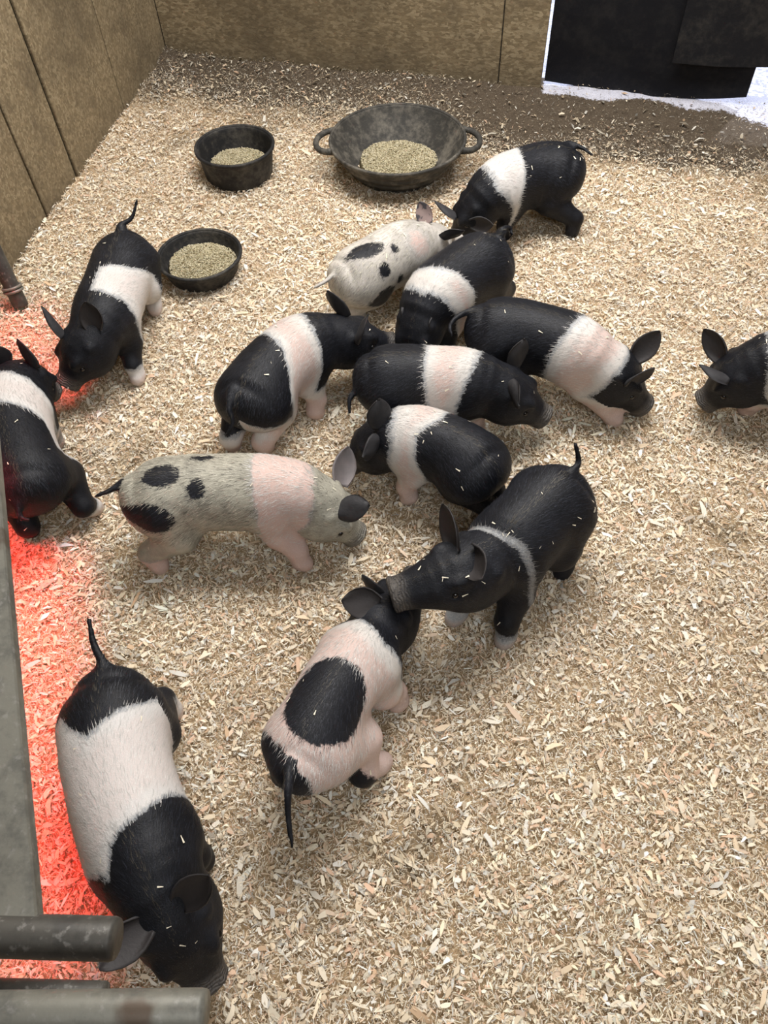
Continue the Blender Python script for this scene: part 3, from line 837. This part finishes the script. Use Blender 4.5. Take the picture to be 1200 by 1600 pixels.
#PIGTABLE#
SPECS = [
 dict(name='by_tub', label='black and white belted piglet with head down nearest the large tub',
      spine=[(893, 272), (850, 268), (800, 285), (758, 308)], snout=(712, 372, .04), k=.97, fat=1.14,
      tail=[(888, 224), (908, 230, 0), (925, 242, -.01)], feet={'RL': (897, 364), 'RR': (868, 330), 'FL': (790, 366)},
      ears=[{'tip': (682, 311, .20), 'base': (712, 338, .175), 'nz': .6}, {'tip': (772, 350), 'base': (735, 350), 'nz': .6, 'w': .03}],
      white=[('band', [(808, 230), (822, 270), (815, 310)], [(752, 263), (775, 300), (797, 345)])], coat='white'),
 dict(name='pale', label='small white piglet with black spots, rear towards the left beside the rubber tub',
      spine=[(538, 440), (572, 424), (615, 399), (655, 380)], snout=(715, 378, .10), k=.90, fat=1.14, ear_mat='p',
      tail=[(522, 428), (508, 440, 0), (490, 450, 0)], feet={'RR': (560, 490), 'FR': (640, 450)},
      ears=[{'tip': (725, 364), 'base': (692, 372), 'mat': 'b', 'nz': .8, 'w': .03}, {'tip': (653, 315), 'base': (668, 348), 'w': .034, 'nf': .4, 'nl': 0, 'nc': .8}],
      coat='pale', white=[('spot', 655, 378, .04, .05)],
      black=[('spot', 572, 390, .060, .026, .2), ('spot', 617, 388, .014, .014), ('spot', 602, 422, .020, .020), ('spot', 626, 435, .015, .015), ('spot', 600, 464, .05, .028)]),
 dict(name='dark_mid', label='black piglet with pinkish belt, rear just below the tub piglet, head hidden',
      spine=[(770, 402), (740, 420), (700, 450), (662, 486)], snout=(640, 575, .05), k=.98, fat=1.14,
      tail=[(786, 358), (796, 356, -.01), (800, 366, -.02)], feet={'RL': (790, 466), 'RR': (720, 440)},
      ears=[{'tip': (625, 600), 'len': .03, 'w': .02}, {'tip': (655, 600), 'len': .03, 'w': .02}],
      white=[('band', [(665, 418), (695, 418), (741, 452)], [(626, 455), (660, 462), (687, 467), (709, 491)])]),
 dict(name='right_mid', label='belted piglet rooting with its head at the right, pale front leg forward, right of centre',
      spine=[(752, 514), (810, 520), (870, 537), (930, 562)], snout=(1004, 634, .03), k=1.0, fat=1.07, hk=1.14,
      tail=[(738, 485), (715, 495, 0), (703, 510, -.01), (706, 524, -.02)], feet={'FR': (958, 655), 'FL': (990, 630)},
      ears=[{'tip': (1020, 570), 'base': (982, 600), 'nf': .8, 'nl': 0, 'nc': .7}, {'tip': (1032, 516), 'base': (1002, 553), 'nf': .2, 'nl': .3, 'nc': .7, 'w': .034}],
      white=[('band', [(902, 497), (882, 520), (848, 592)], [(985, 532), (962, 590), (940, 612)])], coat='belt', white_legs={'FR': .12, 'FL': .1}),
 dict(name='right_edge', label='black piglet cut off by the right edge of the view, head to the left',
      spine=[(1370, 590), (1310, 578), (1250, 572), (1188, 572)], snout=(1100, 628, .04), k=1.0, fat=1.15, hk=1.10,
      tail=[(1385, 560), (1400, 560, 0)], feet={'FL': (1168, 638)},
      ears=[{'tip': (1102, 509, .23), 'base': (1126, 556, .19), 'nf': .4, 'nc': .8, 'nl': 0, 'w': .034}, {'tip': (1096, 566), 'base': (1138, 592), 'nf': 1, 'nl': .2, 'nz': -.4, 'cup': 1.1}],
      white=[('band', [(1260, 530), (1250, 600)], [(1197, 525), (1203, 560), (1195, 620)])], white_legs={'FL': .1}),
 dict(name='centre', label='belted black piglet in the middle of the group facing right, snout near the rooting piglet',
      spine=[(578, 592), (635, 592), (700, 597), (765, 602)], snout=(850, 652, .08), k=.98, fat=1.07, hk=1.08,
      tail=[(556, 610), (546, 625, -.01), (546, 645, -.03)], feet={'FR': (742, 662)},
      ears=[{'tip': (806, 636), 'base': (796, 600), 'nf': 1, 'nl': 0, 'nc': .6, 'cup': 1.1}, {'tip': (822, 532, .26), 'base': (808, 572, .21), 'nf': -.2, 'nl': .4, 'nz': .2}],
      white=[('band', [(668, 535), (660, 590), (668, 640)], [(760, 542), (742, 580), (715, 640)])], white_legs={'FR': .12}),
 dict(name='left_mid', label='belted piglet left of centre seen from behind, tail hanging, pink hind feet',
      spine=[(385, 635), (415, 590), (457, 552), (508, 530)], snout=(612, 538, .10), k=1.02, fat=1.03, hk=1.02,
      tail=[(362, 610), (358, 640, -.02), (364, 660, -.045), (354, 680, -.07)], feet={'RL': (362, 698), 'RR': (415, 701), 'FR': (492, 646)},
      ears=[{'tip': (570, 490), 'base': (558, 530), 'nf': .9}, {'tip': (508, 458, .22), 'base': (538, 492, .20), 'nz': .5}],
      white=[('band', [(415, 522), (440, 545), (452, 590), (455, 625)], [(480, 495), (503, 540), (505, 580), (495, 612)]), ('spot', 430, 675, .07, .05)], white_legs={'RL': .09, 'RR': .12, 'FR': .12}),
 dict(name='small', label='belted piglet with head at left, lying rear against the large black piglet',
      spine=[(758, 740), (715, 710), (665, 690), (608, 684)], snout=(548, 725, .04), k=.94, fat=1.05,
      tail=None, feet={'FL': (640, 778), 'RL': (765, 800)},
      ears=[{'tip': (594, 626, .26), 'base': (592, 668, .21), 'nf': .5, 'nz': 0}, {'tip': (572, 716, .16), 'base': (590, 690, .20), 'nz': .6}],
      white=[('band', [(690, 657), (652, 680), (650, 715), (665, 745)], [(607, 662), (606, 700), (612, 745)])], white_legs={'FL': .12}),
 dict(name='spotted', label='large grey spotted piglet with a pink shoulder patch, full side view, facing right',
      spine=[(220, 780), (285, 770), (360, 768), (430, 770), (478, 776)], snout=(556, 836, .03), k=1.0, fat=1.04, hk=1.04, ear_mat='g',
      tail=[(190, 755), (175, 765, 0), (150, 775, -.005)], feet={'RR': (246, 886), 'FR': (472, 880)},
      ears=[{'tip': (574, 787), 'base': (530, 800), 'nf': .3, 'nl': -.6, 'nz': -.8, 'w': .034, 'mat': 'b'}, {'tip': (541, 696), 'base': (545, 752), 'w': .036, 'nf': .4, 'nl': .2, 'nc': .8}],
      coat='grizzle', dark_tail=True, white=[('band', [(390, 720), (393, 770), (400, 810)], [(490, 720), (492, 770), (485, 820)])], white_legs={'FR': .15, 'RR': .07},
      black=[('spot', 252, 742, .048, .032, .1), ('spot', 318, 715, .03, .014), ('spot', 306, 764, .023, .026), ('spot', 236, 812, .058, .034, .2)]),
 dict(name='large_black', label='largest nearly all black piglet, thin grey shoulder band, snout on the front piglet',
      spine=[(880, 768), (848, 800), (810, 838), (765, 878)], head=[(702, 903, .245)], snout=(612, 930, .235), k=1.03, fat=1.05, hk=1.12, vox=.005,
      tail=[(893, 738), (904, 722, .01), (899, 694, .05)], feet={'RL': (880, 891), 'FL': (790, 998), 'FR': (712, 963)},
      ears=[{'tip': (699, 785, .31), 'base': (714, 856, .26), 'nf': .7, 'nl': .2}, {'tip': (757, 908), 'base': (738, 858), 'nf': .7, 'nl': 0, 'nc': .9, 'w': .036, 'cup': 1.15}],
      white=[('band', [(775, 828), (820, 850), (838, 905)], [(762, 833), (808, 860), (826, 915)])], white_legs={'FR': .07, 'FL': .045}, coat='thin', flecks=26),
 dict(name='front_mid', label='piglet in the centre foreground with a black saddle patch ringed in white, tail hanging down', dark_tail=True,
      spine=[(468, 1198), (497, 1130), (532, 1068), (578, 1003, .175)], snout=(650, 902, .05), k=1.02, fat=.87, ham=.88, hk=.97,
      tail=[(452, 1195), (450, 1235, .0), (450, 1275, -.03), (457, 1322, -.06)], feet={'RR': (597, 1195), 'FR': (622, 1098)},
      ears=[{'tip': (563, 902), 'base': (590, 925), 'len': .06, 'w': .025}, {'tip': (532, 938), 'base': (592, 945), 'w': .036, 'nc': 1, 'nf': .2, 'nl': 0}],
      white=[('band', None, [(512, 985), (560, 965), (600, 1000), (640, 1040)])], white_legs={'RR': .12, 'FR': .15},
      black=[('spot', 510, 1094, .088, .100), ('rump', 460, 1192, .55), ('spot', 552, 1222, .034, .024)]),
 dict(name='front_left', label='white-bodied piglet with black rump and black head, seen from above beside the gate',
      spine=[(174, 1085), (178, 1165), (196, 1250), (226, 1330), (250, 1390)], snout=(325, 1535, .06), k=1.06, fat=1.06, hk=1.06,
      tail=[(160, 1035), (146, 1005, .01), (139, 968, .03)], feet={'RL': (270, 1108)},
      ears=[{'tip': (155, 1514), 'base': (228, 1448), 'nf': 0, 'nl': 0, 'nc': 1, 'w': .030}, {'tip': (330, 1362), 'base': (284, 1412), 'nf': .2, 'nl': 0, 'nc': 1, 'w': .030}],
      white=[('band', [(95, 1122), (136, 1150), (181, 1109), (247, 1076)], [(138, 1379), (173, 1377), (181, 1311), (264, 1245)])], coat='white', white_legs={'RL': .07}, black_legs={'RL': .085}, ham=.92),
 dict(name='left_back', label='black piglet with a white side patch beside the shallow bowl, raised curved tail',
      spine=[(200, 392), (187, 432), (170, 478), (148, 525)], snout=(104, 600, .09), k=.98, fat=1.08, hk=1.1,
      tail=[(188, 352), (206, 340, .01), (214, 313, .05)], feet={'FL': (216, 590), 'RL': (243, 483)},
      ears=[{'tip': (68, 473, .25), 'base': (98, 524, .21)}, {'tip': (136, 470, .26), 'base': (150, 515, .22), 'nf': .8, 'nz': -.3}],
      white=[('band', [(150, 420), (172, 413), (205, 418), (240, 428)], [(133, 455), (165, 460), (192, 472), (212, 503)], (-4, .15))], coat='white', white_legs={'FL': .06, 'RL': .06}),
 dict(name='left_edge', label='belted black piglet at the left edge behind the gate rail, nose to nose with another',
      spine=[(46, 768), (32, 712), (22, 655), (28, 600)], snout=(83, 612, .09), k=1.0, fat=1.04,
      tail=[(28, 790), (32, 808, -.02), (44, 812, -.02)], feet={'RR': (150, 796), 'FR': (88, 693)},
      ears=[{'tip': (22, 533, .24), 'base': (54, 572, .21)}, {'tip': (-15, 545, .22)}],
      white=[('band', [(0, 628), (40, 638), (70, 660), (90, 700)], [(10, 578), (45, 590), (70, 615), (85, 650)])], coat='white', white_legs={'RR': .05, 'FR': .1}),
]
#ENDTABLE#
import os, time
_only = os.environ.get('ONLY')
for s_ in SPECS:
    if _only and s_['name'] not in _only.split(','): continue
    make_pig(s_)

# ------------------------------------------------------------------ gate
def pipe(name, a, b, r, mat, parent=None, n=20):
    vs, fs = tube([a, a + (b - a) * .02, a + (b - a) * .98, b], [r * .94, r, r, r * .94], n)
    return mesh_from(name, vs, fs, mat, parent, True)
gz = .62
gate = empty('steel_gate', P(-120, 1470, 0)); go = np.array(gate.location)
tag(gate, 'grey steel tube gate panel at the lower left corner', 'gate')
def gp(*a): return P(*a) - go
# long flat rail running away from the camera
def flat_bar(name, a, b, wdt, th, mat, parent):
    t_ = unit(b - a); s_ = unit(np.cross(t_, UZ)); u_ = np.cross(s_, t_)
    vs = []
    for p in (a, b):
        for q in range(8):
            sx = (1, 1, .7, -.7, -1, -1, -.7, .7)[q]; sy = (-.7, .7, 1, 1, .7, -.7, -1, -1)[q]
            vs.append(p + s_ * wdt / 2 * (sx if abs(sx) == 1 else sx * 1.3) + u_ * th / 2 * sy)
    fs = [(q, (q + 1) % 8, 8 + (q + 1) % 8, 8 + q) for q in range(8)] + [tuple(range(8))[::-1], tuple(range(8, 16))]
    return mesh_from(name, vs, fs, mat, parent)
flat_bar('rail', gp(33, 1450, gz), gp(-28, 640, gz), .050, .03, M_GATE, gate)
flat_bar('rail', gp(-20, 1450, gz - .01), gp(-75, 640, gz - .01), .030, .03, M_GATE, gate)
pipe('crossbar', gp(-120, 1458, gz), gp(182, 1467, gz), .0255, M_PIPE, gate)
pipe('crossbar', gp(-120, 1548, gz - .15), gp(165, 1556, gz - .15), .018, M_PIPE, gate)
pipe('crossbar', gp(-120, 1584, gz + .12), gp(322, 1579, gz + .12), .021, M_GATE, gate)
pipe('post', gp(-110, 1470, -.0), gp(-135, 1475, gz + .25), .024, M_PIPE, gate)
# dark post with a clamp ring beside the left wall
pr = empty('pipe_post', P(38, 500, 0)); po = np.array(pr.location)
tag(pr, 'dark steel pipe with a ring clamp against the left wall', 'pipe')
a_, b_ = P(33, 478, .02) - po, P(-25, 360, .26) - po
pipe('shaft', a_, b_, .026, M_PIPE, pr)
t_ = unit(b_ - a_); c0 = a_ + t_ * .055; pu = unit(np.cross(t_, UZ)); pv = np.cross(t_, pu)
for dz in (0, .012):
    vs, fs = tube([c0 + t_ * dz + .030 * (math.cos(q) * pu + math.sin(q) * pv) for q in np.linspace(0, 6.283, 24, endpoint=False)], .005, 8, True)
    mesh_from('clamp_ring', vs, fs, M_GATE, pr, True)

# ------------------------------------------------------------------ wood shavings
def flakes(x, y, z, L, Wd, az, tilt, roll, curl, cols, simple=False):
    """each flake a bent strip of two quads"""
    n = len(x)
    ax = np.stack([np.cos(az) * np.cos(tilt), np.sin(az) * np.cos(tilt), np.sin(tilt)], -1)
    a0 = np.stack([-np.sin(az), np.cos(az), 0 * az], -1); n0 = np.cross(ax, a0)
    ay = a0 * np.cos(roll)[:, None] + n0 * np.sin(roll)[:, None]; an = np.cross(ax, ay)
    c = np.stack([x, y, z], -1); w0 = Wd * rng.uniform(.1, 1, n); w1 = Wd; w2 = Wd * rng.uniform(.03, .85, n)
    sk = rng.uniform(-.5, .4, n) * L
    V = np.stack([c - ax * L[:, None] - ay * w0[:, None] - an * (curl * L)[:, None], c - ax * (L + sk)[:, None] + ay * w0[:, None] - an * (curl * L)[:, None],
                  c - ay * w1[:, None], c + ay * w1[:, None],
                  c + ax * (L)[:, None] - ay * w2[:, None] - an * (curl * L)[:, None], c + ax * (L + sk * .6)[:, None] + ay * w2[:, None] - an * (curl * L)[:, None]], 1).reshape(-1, 3)
    if simple:
        V = V.reshape(n, 6, 3)[:, [0, 1, 4, 5]].reshape(-1, 3); b = (np.arange(n) * 4)[:, None]
        return V, b + np.array([0, 2, 3, 1]), np.repeat(cols, 4, 0)
    b = (np.arange(n) * 6)[:, None]
    Q = np.stack([b + np.array([0, 2, 3, 1]), b + np.array([2, 4, 5, 3])], 1).reshape(-1, 4)
    return V, Q, np.repeat(cols, 6, 0)
PAL = np.array([[.90, .79, .61], [.86, .72, .52], [.79, .63, .44], [.92, .84, .70], [.76, .52, .36], [.66, .46, .29], [.93, .89, .80], [.58, .50, .40], [.80, .62, .46], [.68, .65, .59]])
PW = np.array([.22, .18, .14, .15, .07, .04, .09, .03, .05, .03])
def scatter(n, lmin, lmax, asp0, asp1, lift, dens=1.0, tiltsd=.35, simple=False):
    x = rng.uniform(-1.75, 2.35, int(n * 2.4)); y = rng.uniform(-.35, 4.2, int(n * 2.4))
    p, dep = proj(np.stack([x, y, 0 * x], -1))
    db, dl = wall_dist(x, y)
    ok = (p[:, 0] > -170) & (p[:, 0] < 1370) & (p[:, 1] > -40) & (p[:, 1] < 1700) & (dl > .004) & (db > -.02)
    dd = dirt(x, y)
    ok &= rng.uniform(0, 1, len(x)) > 1 - (1 - np.clip(dd - .08, 0, 1)) ** 1.5 - .16 * np.clip(1 - (x - .2) / .6, .25, 1)
    ok &= (dep < 2.4) | (rng.uniform(0, 1, len(x)) < np.clip(1.5 - dep * .2, .5, 1))
    x, y, dd = x[ok][:n], y[ok][:n], dd[ok][:n]; n = len(x)
    L = np.exp(rng.uniform(math.log(lmin), math.log(lmax), n)); Wd = L * rng.uniform(asp0, asp1, n)
    ti = rng.normal(0, tiltsd, n); ro = rng.normal(0, tiltsd, n)
    z = ground(x, y) + rng.uniform(0, lift, n) + np.abs(np.sin(ti)) * L * .4
    c = PAL[rng.choice(len(PAL), n, p=PW / PW.sum())] * rng.uniform(.80, 1.15, (n, 1))
    gn = .5 + .5 * np.clip(vnoise(x * 6, y * 6, 12), -1, 1)
    c = c * (1 - .10 * gn[:, None])
    c = c * (1 - dd[:, None] * rng.uniform(.25, .85, (n, 1))) * np.where(dd[:, None] > .3, np.array([.96, .95, .92]), 1)
    return flakes(x, y, z, L, Wd, rng.uniform(0, 6.283, n), ti, ro, rng.uniform(-.05, .45, n), np.clip(c, 0, .92), simple)
DEN = float(os.environ.get('DEN', 1))
parts = [scatter(int(420000 * DEN), .0016, .0048, .18, .60, .008, simple=True, tiltsd=.42), scatter(int(200000 * DEN), .0032, .0105, .05, .17, .013, tiltsd=.42),
         scatter(int(40000 * DEN), .0042, .0092, .28, .62, .012, tiltsd=.32), scatter(int(9500 * DEN), .008, .0145, .20, .48, .014, tiltsd=.24), scatter(int(1500 * DEN), .013, .024, .16, .34, .014, tiltsd=.16)]
off_ = 0; Vs, Qs, Cs = [], [], []
for V, Q, C_ in parts:
    Vs.append(V); Qs.append(Q + off_); Cs.append(C_); off_ += len(V)
sh = mesh_from('wood_shavings', np.concatenate(Vs), np.concatenate(Qs), M_CHIP)
cattr(sh.data, 'col', np.concatenate(Cs)); tag(sh, 'deep bed of pale pine wood shavings covering the pen floor', 'bedding', kind='stuff')

# stray flecks of shavings lying on the piglets' backs
Vs, Qs, Cs = [], [], []; off_ = 0
for g, spec, fc, nr, root in PIGS:
    m = int(spec.get('flecks', 10)); up_ = nr[:, 2] > .45
    idx_ = np.where(up_)[0]
    if not len(idx_): continue
    for i in rng.choice(idx_, m):
        p = fc[i] + nr[i] * .003; L = rng.uniform(.0025, .0075); w_ = L * rng.uniform(.15, .4); d_ = unit(np.cross(nr[i], rng.normal(0, 1, 3))); s_ = np.cross(nr[i], d_)
        Vs.append(np.array([p - d_ * L - s_ * w_, p - d_ * L + s_ * w_, p + d_ * L + s_ * w_ * .4, p + d_ * L - s_ * w_ * .4])); Qs.append(np.array([[0, 1, 2, 3]]) + off_); off_ += 4
        Cs.append(np.repeat(np.array([[.85, .78, .62]]), 4, 0))
if Vs:
    fl = mesh_from('stray_shavings', np.concatenate(Vs), np.concatenate(Qs), M_CHIP); cattr(fl.data, 'col', np.concatenate(Cs))
    tag(fl, 'tiny pale wood shavings stuck on the backs of the piglets', 'shavings', kind='stuff')
if os.environ.get('CHK'):
    for i in range(len(PIGS)):
        for j in range(i + 1, len(PIGS)):
            a, b = PIGS[i][0], PIGS[j][0]
            ov = a.bvh.overlap(b.bvh)
            if ov:
                m = (a.body(b.v)[0] < 0)
                print('OVL', PIGS[i][1]['name'], PIGS[j][1]['name'], len(ov), round(float(-np.minimum(a.body(b.v)[0], 0).min()), 3))
